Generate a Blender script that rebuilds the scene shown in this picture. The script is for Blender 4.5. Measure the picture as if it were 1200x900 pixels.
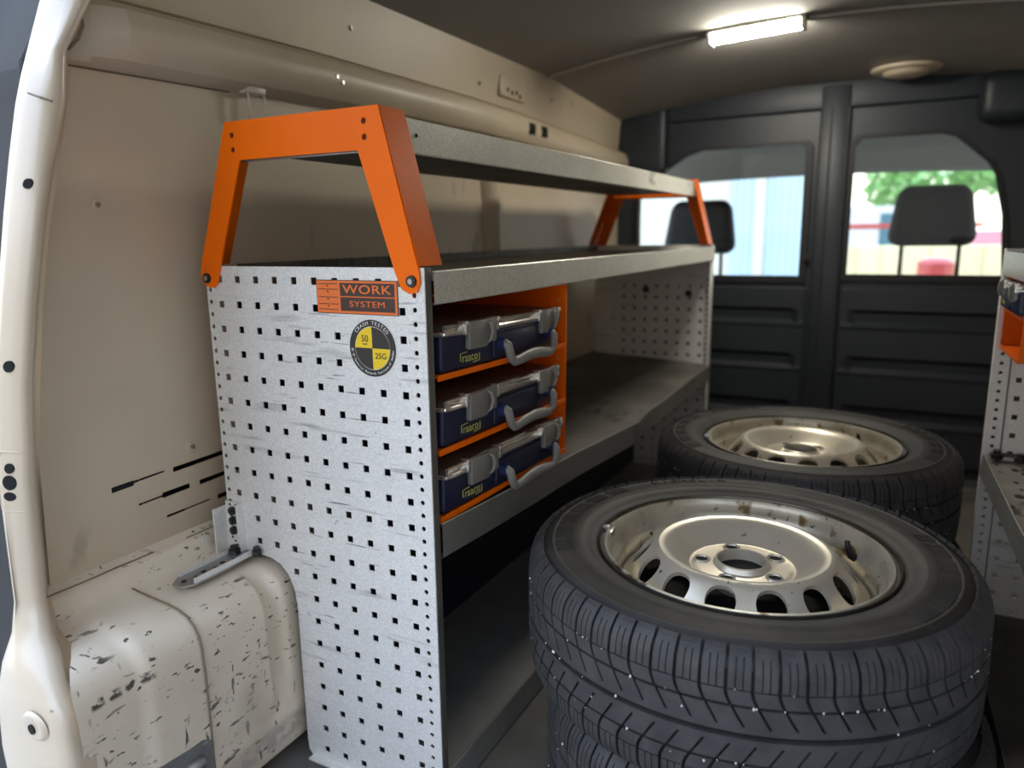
import bpy, bmesh, math, random
from mathutils import Matrix, Vector
for o in list(bpy.data.objects): bpy.data.objects.remove(o, do_unlink=True)
SC = bpy.context.scene
COL = SC.collection
PI = math.pi
random.seed(7)

# ------------------------------------------------------------------ camera
yaw, pitch, roll = 0.487149, 0.198903, -0.0148516
f = Vector((-math.sin(yaw)*math.cos(pitch), math.cos(yaw)*math.cos(pitch), -math.sin(pitch)))
r = f.cross(Vector((0, 0, 1))).normalized(); u = r.cross(f)
r2 = math.cos(roll)*r + math.sin(roll)*u; u2 = -math.sin(roll)*r + math.cos(roll)*u
cam = bpy.data.objects.new('camera', bpy.data.cameras.new('camera')); COL.objects.link(cam)
cam.matrix_world = Matrix(((r2.x, u2.x, -f.x, 0.58974), (r2.y, u2.y, -f.y, -0.80443), (r2.z, u2.z, -f.z, 0.05998), (0, 0, 0, 1)))
cam.data.sensor_width = 36; cam.data.lens = 865.455*36/1200
cam.data.clip_start = 0.02; cam.data.clip_end = 200
cam.data.dof.use_dof = True; cam.data.dof.focus_distance = 1.04; cam.data.dof.aperture_fstop = 2.8
SC.camera = cam

# ------------------------------------------------------------------ world, exposure
W = bpy.data.worlds.new('sky'); SC.world = W; W.use_nodes = True
nt = W.node_tree; nt.nodes.clear()
wo = nt.nodes.new('ShaderNodeOutputWorld'); wb = nt.nodes.new('ShaderNodeBackground')
tc = nt.nodes.new('ShaderNodeTexCoord'); sx = nt.nodes.new('ShaderNodeSeparateXYZ'); rp = nt.nodes.new('ShaderNodeValToRGB')
nt.links.new(tc.outputs['Generated'], sx.inputs[0]); nt.links.new(sx.outputs['Z'], rp.inputs[0])
rp.color_ramp.elements[0].position = 0.0; rp.color_ramp.elements[0].color = (1.0, .90, .76, 1)
rp.color_ramp.elements[1].position = 0.60; rp.color_ramp.elements[1].color = (.66, .86, 1.20, 1)
nt.links.new(rp.outputs[0], wb.inputs[0]); nt.links.new(wb.outputs[0], wo.inputs[0])
wb.inputs[1].default_value = 2.7
SC.view_settings.view_transform = 'Standard'; SC.view_settings.look = 'None'
SC.view_settings.gamma = 1; SC.view_settings.use_curve_mapping = False
SC.view_settings.exposure = 0.62
SC.cycles.max_bounces = 10; SC.cycles.diffuse_bounces = 6; SC.cycles.transparent_max_bounces = 12
SC.cycles.use_denoising = True
SC.cycles.sample_clamp_indirect = 6

# ------------------------------------------------------------------ materials
def material(name, color, rough=.5, metal=0, var=.0, var_scale=8, bump=0, bump_scale=80, color2=None, spots=None, streaks=None, emit=None, coat=0, alt=None, bands=None):
    m = bpy.data.materials.new(name); m.use_nodes = True
    n = m.node_tree.nodes; L = m.node_tree.links; b = n['Principled BSDF']
    if 'orange' in name: b.inputs['Specular IOR Level'].default_value = .18
    b.inputs['Roughness'].default_value = rough; b.inputs['Metallic'].default_value = metal
    if coat: b.inputs['Coat Weight'].default_value = coat; b.inputs['Coat Roughness'].default_value = .15
    t = n.new('ShaderNodeTexCoord')
    def noise(scale, detail=4, vec=None, stretch=None, rot=None):
        x = n.new('ShaderNodeTexNoise'); x.inputs['Scale'].default_value = scale; x.inputs['Detail'].default_value = detail
        mp = n.new('ShaderNodeMapping')
        if stretch: mp.inputs['Scale'].default_value = stretch
        if rot: mp.inputs['Rotation'].default_value = rot
        L.new(t.outputs['Object'], mp.inputs[0]); L.new(mp.outputs[0], x.inputs['Vector'])
        return x.outputs['Fac']
    def ramp(src, a, c, col0=(0, 0, 0, 1), col1=(1, 1, 1, 1)):
        x = n.new('ShaderNodeValToRGB'); x.color_ramp.elements[0].position = a; x.color_ramp.elements[1].position = c
        x.color_ramp.elements[0].color = col0; x.color_ramp.elements[1].color = col1
        L.new(src, x.inputs[0]); return x.outputs[0]
    def mix(fac, A, B):
        x = n.new('ShaderNodeMix'); x.data_type = 'RGBA'
        if isinstance(fac, float): x.inputs[0].default_value = fac
        else: L.new(fac, x.inputs[0])
        for s, v in ((6, A), (7, B)):
            if isinstance(v, tuple): x.inputs[s].default_value = (*v[:3], 1)
            else: L.new(v, x.inputs[s])
        return x.outputs[2]
    def mul(A, B):
        x = n.new('ShaderNodeMath'); x.operation = 'MULTIPLY'; L.new(A, x.inputs[0]); L.new(B, x.inputs[1]); return x.outputs[0]
    c = tuple(color)
    if color2 is None: color2 = tuple(v*(1-var) for v in color)
    if var or alt:
        c = mix(ramp(noise(var_scale, 5), .35, .68), tuple(color), tuple(color2))
    if alt:      # fine crystal spangle
        v = n.new('ShaderNodeTexVoronoi'); v.inputs['Scale'].default_value = alt[0]
        L.new(t.outputs['Object'], v.inputs['Vector'])
        s = n.new('ShaderNodeSeparateColor'); L.new(v.outputs['Color'], s.inputs[0])
        x = n.new('ShaderNodeMath'); x.operation = 'MULTIPLY'; x.inputs[1].default_value = alt[1]; L.new(s.outputs[0], x.inputs[0])
        c = mix(x.outputs[0], c, tuple(q*.45 for q in color))
    for sp in (spots or []):   # (scale, lo, hi, mask_scale, mask_lo, colour, stretch, rot)
        fac = ramp(noise(sp[0], 3, stretch=sp[6] if len(sp) > 6 else None, rot=sp[7] if len(sp) > 7 else None), sp[1], sp[2])
        fac = mul(fac, ramp(noise(sp[3], 2), sp[4], sp[4]+.08))
        c = mix(fac, c, tuple(sp[5]))
    for (nv, d, hw, av, lo, hi, bc, sc_) in (bands or []):    # scuff marks: a thin slab in object space broken up by noise
        def dot(vec):
            x = n.new('ShaderNodeVectorMath'); x.operation = 'DOT_PRODUCT'; x.inputs[1].default_value = vec; L.new(t.outputs['Object'], x.inputs[0]); return x.outputs['Value']
        def rng(src, a_, c_):
            x = n.new('ShaderNodeMapRange'); x.inputs[1].default_value = a_; x.inputs[2].default_value = c_; x.clamp = True; L.new(src, x.inputs[0]); return x.outputs[0]
        x = n.new('ShaderNodeMath'); x.operation = 'SUBTRACT'; x.inputs[1].default_value = d; L.new(dot(nv), x.inputs[0])
        y = n.new('ShaderNodeMath'); y.operation = 'ABSOLUTE'; L.new(x.outputs[0], y.inputs[0])
        fac = mul(rng(y.outputs[0], hw, hw*.5), mul(rng(dot(av), lo, lo+.004), rng(dot(av), hi, hi-.004)))
        fac = mul(fac, ramp(noise(sc_, 3), .46, .54)); c = mix(fac, c, tuple(bc))
    if isinstance(c, tuple): b.inputs['Base Color'].default_value = (*c[:3], 1)
    else: L.new(c, b.inputs['Base Color'])
    if bump:
        bp = n.new('ShaderNodeBump'); bp.inputs['Strength'].default_value = bump; bp.inputs['Distance'].default_value = .002
        L.new(noise(bump_scale, 4), bp.inputs['Height']); L.new(bp.outputs[0], b.inputs['Normal'])
    if emit:
        b.inputs['Emission Color'].default_value = (*emit[:3], 1); b.inputs['Emission Strength'].default_value = emit[3]
    return m

M = {}
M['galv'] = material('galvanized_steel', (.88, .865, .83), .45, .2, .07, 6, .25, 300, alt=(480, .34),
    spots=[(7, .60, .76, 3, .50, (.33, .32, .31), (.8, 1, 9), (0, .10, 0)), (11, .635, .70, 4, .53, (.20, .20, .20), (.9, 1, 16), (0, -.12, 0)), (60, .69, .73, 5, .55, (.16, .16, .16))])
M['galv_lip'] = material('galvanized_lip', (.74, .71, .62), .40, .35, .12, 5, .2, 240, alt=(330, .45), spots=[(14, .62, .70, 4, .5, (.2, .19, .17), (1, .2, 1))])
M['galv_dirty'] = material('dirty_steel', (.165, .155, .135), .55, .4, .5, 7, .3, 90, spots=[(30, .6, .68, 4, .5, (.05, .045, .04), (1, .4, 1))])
M['lip_dark'] = material('dark_grey_lip', (.36, .35, .32), .42, .5, .25, 6, .2, 200, alt=(330, .3))  # darker grey copy of the lip steel for the lower shelves
M['steel'] = material('zinc_steel', (.48, .48, .47), .32, .85, .2, 20, .1, 200)
M['plate_steel'] = material('dull_zinc_plate', (.30, .30, .29), .4, .55, .2, 20, .1, 200)
M['darksteel'] = material('dark_bolt', (.05, .05, .05), .35, .7)
PAINT = (.62, .525, .375)
M['paint'] = material('cream_van_paint', PAINT, .45, 0, .10, 4, .06, 60, color2=(.55, .45, .335), spots=[(16, .64, .72, 3, .54, (.33, .27, .2), (1, 1, .5))])
M['paint_jamb'] = material('cream_jamb_paint', (.64, .53, .395), .28, 0, .06, 5, .04, 60, spots=[(60, .70, .73, 5, .58, (.33, .26, .19))], coat=.3)
M['paint_arch'] = material('worn_arch_paint_lit', (.78, .69, .555), .36, 0, .12, 6, .06, 60, color2=(.68, .58, .45),  # same cream paint as the wall, lightened where more light falls; chips are wear
    spots=[(84, .65, .675, 7, .50, (.075, .065, .05), (.6, 1, 2.2), (.3, .5, 0)), (52, .66, .685, 5, .50, (.12, .10, .08), (1, 2.0, .5), (.9, .2, 0)), (85, .66, .68, 9, .50, (.09, .075, .06), (1, .7, 1.6), (0, .4, .5)),
           (14, .67, .70, 4, .5, (.24, .19, .13), (.5, 1, 2.5), (.5, .2, 0)), (60, .64, .67, 6, .47, (.10, .085, .065), (1, .45, 1.6), (.35, 0, 0)), (5, .60, .75, 3, .48, (.45, .37, .28))],
    bands=[((0, 0, 1), -.5, .0075, (0, 1, 0), -.335, -.247, (.085, .075, .06), 75), ((0, -.3, 1), -.32, .006, (0, 1, 0), -.29, -.24, (.09, .08, .065), 90), ((0, 0, 1), -.722, .02, (0, 1, 0), -.2, .02, (.5, .45, .38), 50)])
M['liner'] = material('grey_headlining', (.26, .243, .22), .85, 0, .15, 3, .25, 220)
M['bulk'] = material('dark_bulkhead_plastic', (.022, .028, .036), .45, 0, .2, 6, .08, 300)
M['bulk2'] = material('charcoal_seal', (.012, .013, .015), .55)
M['floor'] = material('worn_cargo_floor', (.14, .13, .115), .7, 0, .45, 9, .35, 180, spots=[(25, .6, .68, 4, .48, (.045, .04, .036))])
M['orange'] = material('orange_powder_coat', (1.0, .165, .0), .42, 0, .06, 9, .05, 250, spots=[(26, .68, .72, 6, .56, (.35, .07, .02), (1, 1, .35))])
M['orange_worn'] = material('worn_orange_coat', (.86, .15, .006), .42, 0, .2, 9, .05, 250, spots=[(30, .60, .70, 6, .48, (.42, .14, .08), (1, 1, .35))])
M['navy'] = material('navy_case_plastic', (.014, .020, .055), .38, 0, .2, 20, .08, 300)
M['blue'] = material('blue_hub_plastic', (.02, .035, .13), .4)
M['smoke'] = material('smoky_lid_plastic', (.075, .068, .058), .38, .1, .35, 14, .05, 60, coat=.15)
M['rimclear'] = material('clear_rim_plastic', (.80, .77, .70), .14, .75, .25, 30, 0)
M['latch'] = material('grey_latch_plastic', (.25, .24, .22), .4, .1, .12, 20, .05, 200)
M['handle'] = material('grey_handle_rubber', (.26, .255, .24), .45, 0, .15, 25, .05, 200)
M['tyre'] = material('dusty_tyre_rubber', (.019, .0175, .016), .60, 0, .35, 14, .25, 120, color2=(.040, .035, .029), spots=[(12, .60, .74, 5, .48, (.062, .055, .045), (1, 1, 1))])
M['tread'] = material('tread_rubber', (.031, .0305, .032), .60, 0, .3, 30, .45, 420, color2=(.052, .050, .050))
M['silver'] = material('silver_wheel_paint', (.66, .60, .49), .34, .5, .10, 8, .05, 120, spots=[(38, .64, .70, 8, .52, (.19, .14, .07)), (120, .69, .71, 9, .52, (.03, .025, .02))])
M['lip'] = material('grimy_rim_lip', (.10, .09, .075), .3, .7, .4, 40, 0)
M['silver_rim'] = material('grimy_rim_paint', (.62, .57, .46), .36, .5, .25, 20, .06, 120, spots=[(30, .57, .66, 7, .46, (.16, .11, .05)), (90, .64, .68, 9, .5, (.025, .02, .016))])
M['black'] = material('matt_black', (.006, .006, .007), .6)
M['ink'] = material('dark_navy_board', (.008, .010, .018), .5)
M['hole_shade'] = material('dark_red_hole', (.10, .012, .004), .8)
M['hole'] = material('hole_void', (.004, .004, .004), .9)
M['white_print'] = material('white_print', (.80, .78, .74), .5)
M['dark_print'] = material('dark_print', (.032, .027, .022), .5)
M['brown_print'] = material('brown_print', (.055, .030, .022), .5)
M['label_orange'] = material('label_orange', (.86, .20, .055), .5, 0, .05, 30)
M['yellow_print'] = material('yellow_print', (.88, .60, .015), .5)
M['logo_yellow'] = material('logo_yellow', (.55, .55, .13), .5)
M['grit'] = material('white_grit', (.85, .85, .85), .6)
M['white_plastic'] = material('white_plastic', (.72, .68, .60), .4)
M['led'] = material('led_tube', (1, 1, 1), .4, emit=(1.0, .95, .82, 105))
M['dome'] = material('dome_lens', (.62, .52, .38), .35)
M['seat'] = material('black_seat_leather', (.009, .010, .011), .7, 0, .2, 12, .1, 120)
M['cab_liner'] = material('cab_lining', (.50, .45, .36), .85)
M['asphalt'] = material('outside_asphalt', (.36, .34, .30), .9, 0, .3, 1.2)
M['facade'] = material('pale_blue_siding', (.62, .78, .85), .7, 0, .12, 2)
M['facade_white'] = material('white_trim_outside', (.80, .74, .62), .7)
M['cream_wall'] = material('cream_wall_outside', (.95, .80, .44), .8, 0, .1, 2)
M['leaf'] = material('leaf_green', (.34, .62, .20), .7, 0, .35, 5)
M['bark'] = material('bark', (.12, .08, .05), .9)
M['car_red'] = material('car_red', (.55, .06, .05), .3, coat=.5)
M['car_white'] = material('car_white', (.80, .80, .80), .3, coat=.5)
M['car_glass'] = material('car_glass', (.10, .22, .26), .1)
M['car_dark'] = material('car_dark_trim', (.02, .02, .02), .6)
def glass_mat():
    m = bpy.data.materials.new('window_glass'); m.use_nodes = True
    n = m.node_tree.nodes; L = m.node_tree.links; n.clear()
    o = n.new('ShaderNodeOutputMaterial'); x = n.new('ShaderNodeMixShader'); t = n.new('ShaderNodeBsdfTransparent'); g = n.new('ShaderNodeBsdfGlossy'); fr = n.new('ShaderNodeFresnel')
    t.inputs[0].default_value = (.86, .90, .90, 1); g.inputs['Roughness'].default_value = .02; fr.inputs[0].default_value = 1.36
    L.new(fr.outputs[0], x.inputs[0]); L.new(t.outputs[0], x.inputs[1]); L.new(g.outputs[0], x.inputs[2]); L.new(x.outputs[0], o.inputs[0])
    return m
M['glass'] = glass_mat()

# ------------------------------------------------------------------ helpers
def link(name, me, mat, parent=None, smooth=False):
    if mat: me.materials.clear(); me.materials.append(mat)
    if smooth: me.shade_smooth()
    o = bpy.data.objects.new(name, me); COL.objects.link(o)
    if parent: o.parent = parent
    return o
def tag(o, label=None, cat=None, group=None, kind=None):
    if label: o['label'] = label
    if cat: o['category'] = cat
    if group: o['group'] = group
    if kind: o['kind'] = kind
    return o
def empty(name, loc=(0, 0, 0), rot=(0, 0, 0), label=None, cat=None, group=None, kind=None):
    o = bpy.data.objects.new(name, None); COL.objects.link(o); o.empty_display_size = .05
    o.location = loc; o.rotation_euler = rot
    return tag(o, label, cat, group, kind)
def build(name, bm, mat, parent=None, smooth=False, angle=None):
    bmesh.ops.recalc_face_normals(bm, faces=bm.faces)
    me = bpy.data.meshes.new(name); bm.to_mesh(me); bm.free()
    o = link(name, me, mat, parent, smooth)
    if angle is not None:
        me.shade_smooth(); me.set_sharp_from_angle(angle=angle)
    return o
def box(bm, x0, x1, y0, y1, z0, z1, bev=0, seg=2):
    res = bmesh.ops.create_cube(bm, size=1)
    vs = res['verts']
    for v in vs: v.co = Vector(((x0+x1)/2+v.co.x*(x1-x0), (y0+y1)/2+v.co.y*(y1-y0), (z0+z1)/2+v.co.z*(z1-z0)))
    if bev:
        es = list({e for v in vs for e in v.link_edges})
        bmesh.ops.bevel(bm, geom=es, offset=bev, segments=seg, affect='EDGES', profile=.5)
    return vs
def new(): return bmesh.new()
def boxo(name, b, mat, parent=None, bev=0, seg=2):
    bm = new(); box(bm, *b, bev=bev, seg=seg)
    return build(name, bm, mat, parent, angle=.6 if bev else None)
def cyl(bm, p0, p1, r0, r1=None, n=16, caps=True):
    p0 = Vector(p0); p1 = Vector(p1); d = p1-p0
    q = d.to_track_quat('Z', 'Y').to_matrix().to_4x4(); q.translation = (p0+p1)/2
    bmesh.ops.create_cone(bm, cap_ends=caps, segments=n, radius1=r0, radius2=r0 if r1 is None else r1, depth=d.length, matrix=q)
def tube(bm, path, rad, n=10, closed=False):
    pts = [Vector(p) for p in path]; rings = []
    rads = rad if isinstance(rad, (list, tuple)) else [rad]*len(pts)
    up = None
    for i, p in enumerate(pts):
        a = pts[max(i-1, 0)]; c = pts[min(i+1, len(pts)-1)]
        d = (c-a).normalized()
        if up is None: up = d.orthogonal().normalized()
        up = (up - d*up.dot(d)).normalized(); s = d.cross(up)
        rings.append([bm.verts.new(p+rads[i]*(math.cos(2*PI*k/n)*up+math.sin(2*PI*k/n)*s)) for k in range(n)])
    for A, B in zip(rings, rings[1:]):
        for k in range(n): bm.faces.new((A[k], A[(k+1) % n], B[(k+1) % n], B[k]))
    bm.faces.new(rings[0][::-1]); bm.faces.new(rings[-1])
def lathe(bm, prof, n=96, a0=0, a1=2*PI):
    full = abs(a1-a0-2*PI) < 1e-6; cnt = n if full else n+1; rings = []
    for (rr, zz) in prof:
        rings.append([bm.verts.new((rr*math.cos(a0+(a1-a0)*k/n), rr*math.sin(a0+(a1-a0)*k/n), zz)) for k in range(cnt)])
    for A, B in zip(rings, rings[1:]):
        for k in range(n): bm.faces.new((A[k], A[(k+1) % cnt], B[(k+1) % cnt], B[k]))
    return rings
def grid(bm, rows, closed=False):
    R = [[bm.verts.new(p) for p in row] for row in rows]
    for A, B in zip(R, R[1:]):
        for k in range(len(A)-1): bm.faces.new((A[k], A[k+1], B[k+1], B[k]))
    return R
XZ = Matrix(((1, 0, 0, 0), (0, 0, -1, 0), (0, 1, 0, 0), (0, 0, 0, 1)))      # 2D (u,v) -> X,Z, extrusion along Y (normal -Y)
YZ = Matrix(((0, 0, 1, 0), (1, 0, 0, 0), (0, 1, 0, 0), (0, 0, 0, 1)))       # 2D (u,v) -> Y,Z, normal +X
XY = Matrix.Identity(4)
def curve_mesh(cu, mw):
    o = bpy.data.objects.new('tmp', cu); COL.objects.link(o)
    dg = bpy.context.evaluated_depsgraph_get()
    me = bpy.data.meshes.new_from_object(o.evaluated_get(dg), depsgraph=dg)
    bpy.data.objects.remove(o, do_unlink=True); bpy.data.curves.remove(cu)
    me.transform(mw); me.materials.clear()
    return me
def plate_mesh(loops, th, mw):
    cu = bpy.data.curves.new('tmp', 'CURVE'); cu.dimensions = '2D'; cu.fill_mode = 'BOTH'; cu.extrude = th/2
    for lp in loops:
        s = cu.splines.new('POLY'); s.points.add(len(lp)-1); s.use_cyclic_u = True
        for i, (x, y) in enumerate(lp): s.points[i].co = (x, y, 0, 1)
    return curve_mesh(cu, mw)
def plate(name, loops, th, mw, off, mat, parent=None):
    me = plate_mesh(loops, th, Matrix.Translation(off) @ mw)
    return link(name, me, mat, parent)
def sq(x, y, s): return [(x-s, y-s), (x+s, y-s), (x+s, y+s), (x-s, y+s)]
def rect(x0, x1, y0, y1): return [(x0, y0), (x1, y0), (x1, y1), (x0, y1)]
def circ(x, y, rr, n=12, ry=None): return [(x+rr*math.cos(2*PI*k/n), y+(ry or rr)*math.sin(2*PI*k/n)) for k in range(n)]
def rrect(x0, x1, y0, y1, rr, n=5):
    out = []
    for cx, cy, a in ((x1-rr, y1-rr, 0), (x0+rr, y1-rr, PI/2), (x0+rr, y0+rr, PI), (x1-rr, y0+rr, 3*PI/2)):
        out += [(cx+rr*math.cos(a+PI/2*k/n), cy+rr*math.sin(a+PI/2*k/n)) for k in range(n+1)]
    return out
def text_mesh(s, size, mw, ext=.0002, align='CENTER', sx=1.0, space=1.0, bold=0):
    cu = bpy.data.curves.new('tmp', 'FONT'); cu.body = s; cu.size = size; cu.extrude = ext; cu.align_x = align; cu.align_y = 'CENTER'
    cu.space_character = space; cu.offset = bold
    return curve_mesh(cu, mw @ Matrix.Diagonal((sx, 1, 1, 1)))
def join_meshes(name, meshes, mat, parent):
    bm = new()
    for me in meshes: bm.from_mesh(me); bpy.data.meshes.remove(me)
    me = bpy.data.meshes.new(name); bm.to_mesh(me); bm.free()
    return link(name, me, mat, parent)
def arc_text(s, rad, size, mid_deg, span_deg, base, inward=True, ext=.00015):
    """letters along a circle in a plane; base maps 2D to 3D. inward=True: tops point outwards (upper arc, read clockwise)"""
    out = []; n = len(s)
    for i, ch in enumerate(s):
        if ch == ' ': continue
        t = (i/(n-1)-.5) if n > 1 else 0
        a = math.radians(mid_deg - t*span_deg) if inward else math.radians(mid_deg + t*span_deg)
        rot = a-PI/2 if inward else a+PI/2
        mw = base @ Matrix.Translation((rad*math.cos(a), rad*math.sin(a), 0)) @ Matrix.Rotation(rot, 4, 'Z')
        out.append(text_mesh(ch, size, mw, ext))
    return out
def copy_tree(o, parent=None):
    c = o.copy(); COL.objects.link(c)
    if parent: c.parent = parent
    for ch in list(o.children): copy_tree(ch, c)
    return c
def interp(x, pts):
    if x <= pts[0][0]: return pts[0][1]
    for (a, va), (b, vb) in zip(pts, pts[1:]):
        if x <= b: return va+(vb-va)*(x-a)/(b-a)
    return pts[-1][1]
def sstep(a, b, x):
    t = min(1, max(0, (x-a)/(b-a))); return t*t*(3-2*t)

FZ = -.79       # cargo floor height
YB = 2.0        # bulkhead plane

# ================================================================== STRUCTURE
# cargo floor
fl = boxo('floor', (-.46, 1.17, -.46, 2.06, FZ-.03, FZ), M['floor'])
tag(fl, 'worn dark grey cargo floor of the van under rack and wheels', 'floor', kind='structure')
# outside ground, all around the van
bm = new(); grid(bm, [[(-60, -60, -1.42), (60, -60, -1.42)], [(-60, 80, -1.42), (60, 80, -1.42)]])
g = build('ground', bm, M['asphalt']); tag(g, 'pale yard ground outside around the van', 'ground', kind='structure')

# ---- left wall: upper panel + roof rail as one pressed sheet, flat panel with slots, wheel arch below
def rail_dz(y): return interp(y, [(-.3, -.012), (-.1, -.006), (.3, .004), (.9, .008), (1.1, .006), (1.67, -.014), (2.1, -.03)])
upper = [(-.385, .60), (-.392, .525), (-.402, .46), (-.409, .41), (-.411, .3955), (-.4155, .3925), (-.4145, .3895), (-.400, .3880), (-.386, .3835), (-.374, .374), (-.367, .358), (-.366, .342), (-.372, .324), (-.384, .310), (-.398, .304), (-.412, .302), (-.419, .299), (-.42, .285)]
ys = [-.17+.04*i for i in range(57)]
rows = []
for y in ys:
    blend = sstep(-.165, -.10, y)
    row = []
    for x, z in upper:
        k = 1 if z < .395 else max(0, 1-(z-.395)/.12)
        xx = x
        if .30 < z < .391: xx = -.413+(x+.413)*blend
        row.append((xx, y, z+rail_dz(y)*k if z > .29 else z))
    rows.append(row)
bm = new(); grid(bm, rows)
wall = build('wall_left', bm, M['paint'], angle=.42)
tag(wall, 'cream painted metal side wall of the van behind the left rack', 'wall', kind='structure')
# flat panel with real slots and rivet holes
def slot(y0, z0, y1, z1, w):
    d = Vector((y1-y0, z1-z0)); n = Vector((-d.y, d.x)).normalized()*w/2
    return [(y0+n.x, z0+n.y), (y0-n.x, z0-n.y), (y1-n.x, z1-n.y), (y1+n.x, z1+n.y)]
bm = new(); grid(bm, [[(-.419, a, b), (-.419, (a-.12)/2-.0, b), (-.419, -.12, b)] for a, b in ((-.145, .29), (-.178, .169), (-.203, .08), (-.224, -.009), (-.243, -.12), (-.260, -.233), (-.270, -.415))])
build('panel_edge', bm, M['paint'], wall)
loops = [[(-.12, -.415), (2.08, -.415), (2.08, .29), (-.12, .29)]]
for pts in ([(-.165, -.3045), (-.130, -.3035), (-.129, -.3000), (-.1205, -.2998), (-.1205, -.2964), (-.129, -.2965), (-.130, -.2955), (-.165, -.2965)], [(-.125, -.3375), (-.1195, -.3375), (-.1195, -.3344), (-.125, -.3345)]): plate('slot_pocket', [pts], .0012, YZ, (-.4190, 0, 0), M['hole'], wall)
loops.append([(-.1192, -.2998), (-.076, -.2985), (-.074, -.2955), (-.1192, -.2963)])
loops.append(slot(-.060, -.2995, .06, -.297, .008))
loops.append([(-.1185, -.3375), (-.084, -.3370), (-.083, -.3395), (-.032, -.3385), (-.032, -.3300), (-.083, -.3305), (-.084, -.3340), (-.1185, -.3345)])
loops.append(slot(-.013, -.335, .08, -.333, .008))
loops.append([(-.080, -.3735), (-.046, -.3730), (-.045, -.3722), (.004, -.3715), (.004, -.3685), (-.045, -.3695), (-.046, -.3690), (-.080, -.3690)])
loops.append(slot(.02, -.371, .08, -.370, .008))
plate('wall_panel', loops, .002, YZ, (-.42, 0, 0), M['paint'], wall)
boxo('cavity', (-.446, -.441, -.24, .15, -.40, -.25), M['black'], wall)
for (y, z) in ((-.135, .110), (-.023, -.270)):
    bm = new(); cyl(bm, (-.419, y, z), (-.4155, y, z), .0085, .0075, 20)
    rv = build('rivet', bm, M['paint_jamb'], wall)
    bm = new(); cyl(bm, (-.4158, y, z), (-.4135, y, z), .0042, .0038, 12); build('rivet_core', bm, M['steel'], rv)
# pressed rectangle plate and two square holes near the ceiling, small studs
bm = new(); box(bm, -.405, -.397, 1.02, 1.17, .425, .48, .006); pl = build('pressed_plate', bm, M['paint'], wall, angle=.6)
for k, (y, z) in enumerate(((1.06, .445), (1.085, .440), (1.11, .443), (1.13, .436))):
    bm = new(); cyl(bm, (-.3975, y, z), (-.396, y, z), .006, n=10); build('vent_hole', bm, M['hole'], pl)
for y in (1.145, 1.225): boxo('square_hole', (-.369, -.3635, y-.018, y+.018, .336, .366), M['hole'], wall, .002)
for (x, y, z) in ((-.402, .42, .46), (-.404, .45, .474), (-.402, .92, .44), (-.4, 1.35, .46), (-.368, .33, .352), (-.368, .345, .344), (-.40, 1.5, .47)):
    bm = new(); cyl(bm, (x-.004, y, z), (x+.003, y, z), .006, .004, 10); build('stud', bm, M['steel'], wall)
# vertical ribs behind the rack
for yy in (1.0, ):
    bm = new(); rows = []
    for z in [-.41+.05*i for i in range(15)]:
        rows.append([(-.42+.030*math.sin(PI*k/8)**.7 if 0 < k < 8 else -.421, yy-.045+.09*k/8-(z)*.10, z) for k in range(9)])
    grid(bm, rows); build('rib', bm, M['paint'], wall, smooth=True)
# rail end cap (dark crescent gap)
bm = new(); tube(bm, [(-.412, -.158, .362), (-.398, -.150, .366), (-.384, -.148, .352), (-.378, -.150, .335), (-.384, -.155, .318), (-.4, -.16, .306)], .0022, 8)
build('rail_seam', bm, material('seam_sealer', (.22, .17, .11), .7), wall)
# lower joint lines of the rail
bm = new(); tube(bm, [(-.4125, y, .3915+rail_dz(y)*.97) for y in [-.14+.06*i for i in range(34)]], .0013, 6); build('sealer_line', bm, bpy.data.materials['seam_sealer'], wall)
bm = new(); tube(bm, [(-.4185, y, .298+rail_dz(y)) for y in (-.15, -.05, .05, .12)], .0014, 6); build('sealer_line', bm, bpy.data.materials['seam_sealer'], wall)

# ---- wheel arch (pressed box along the wall)
arch_prof = [(-.424, -.400), (-.417, -.409), (-.404, -.413), (-.397, -.416), (-.392, -.424), (-.389, -.436), (-.383, -.4435), (-.365, -.446), (-.335, -.449), (-.305, -.4515),
             (-.285, -.4545), (-.268, -.461), (-.255, -.472), (-.246, -.487), (-.242, -.505), (-.240, -.54), (-.2395, -.58), (-.239, -.62), (-.239, -.66), (-.239, -.69), (-.2385, -.697), (-.242, -.705), (-.242, -.75), (-.246, -.757), (-.30, -.789)]
ysa = [-.352+.005*i for i in range(85)] + [.09+.06*i for i in range(14)]
rows = []
for y in ysa:
    row = []
    for i, (x, z) in enumerate(arch_prof):
        p = Vector((x, z))
        a = arch_prof[max(i-1, 0)]; c = arch_prof[min(i+1, len(arch_prof)-1)]
        t = (Vector(c)-Vector(a)).normalized(); nrm = Vector((-t.y, t.x))   # outward (+X / +Z)
        if nrm.x+nrm.y < 0: nrm = -nrm
        on = 1 if 6 <= i <= 19 else 0
        h = -.006*(1-sstep(-.272-.012*(z+.45)*-3, -.248-.012*(z+.45)*-3, y))*on     # lower front section
        top = sstep(-.30, -.26, x) * sstep(-.665, -.640, z)
        w = .0150
        dy = (y+.037)/w
        if abs(dy) < 1.6: h += -.016*math.exp(-dy**6*1.1)*top*on
        h -= .003*on*sstep(-.176, -.173, y)
        q = p+nrm*h
        row.append((q.x, max(y, interp(x, [(-.424, -.275), (-.33, -.30), (-.28, -.335), (-.25, -.352)])), q.y))
    rows.append(row)
bm = new(); grid(bm, rows)
arch = build('trim_1', bm, M['paint_arch'], smooth=True)
tag(arch, 'scratched cream wheel arch box at lower left beside the perforated panel', 'wheel arch', kind='structure')
bm = new()
pts = [(x, -.1755, z) for x, z in arch_prof[6:21]]
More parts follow.
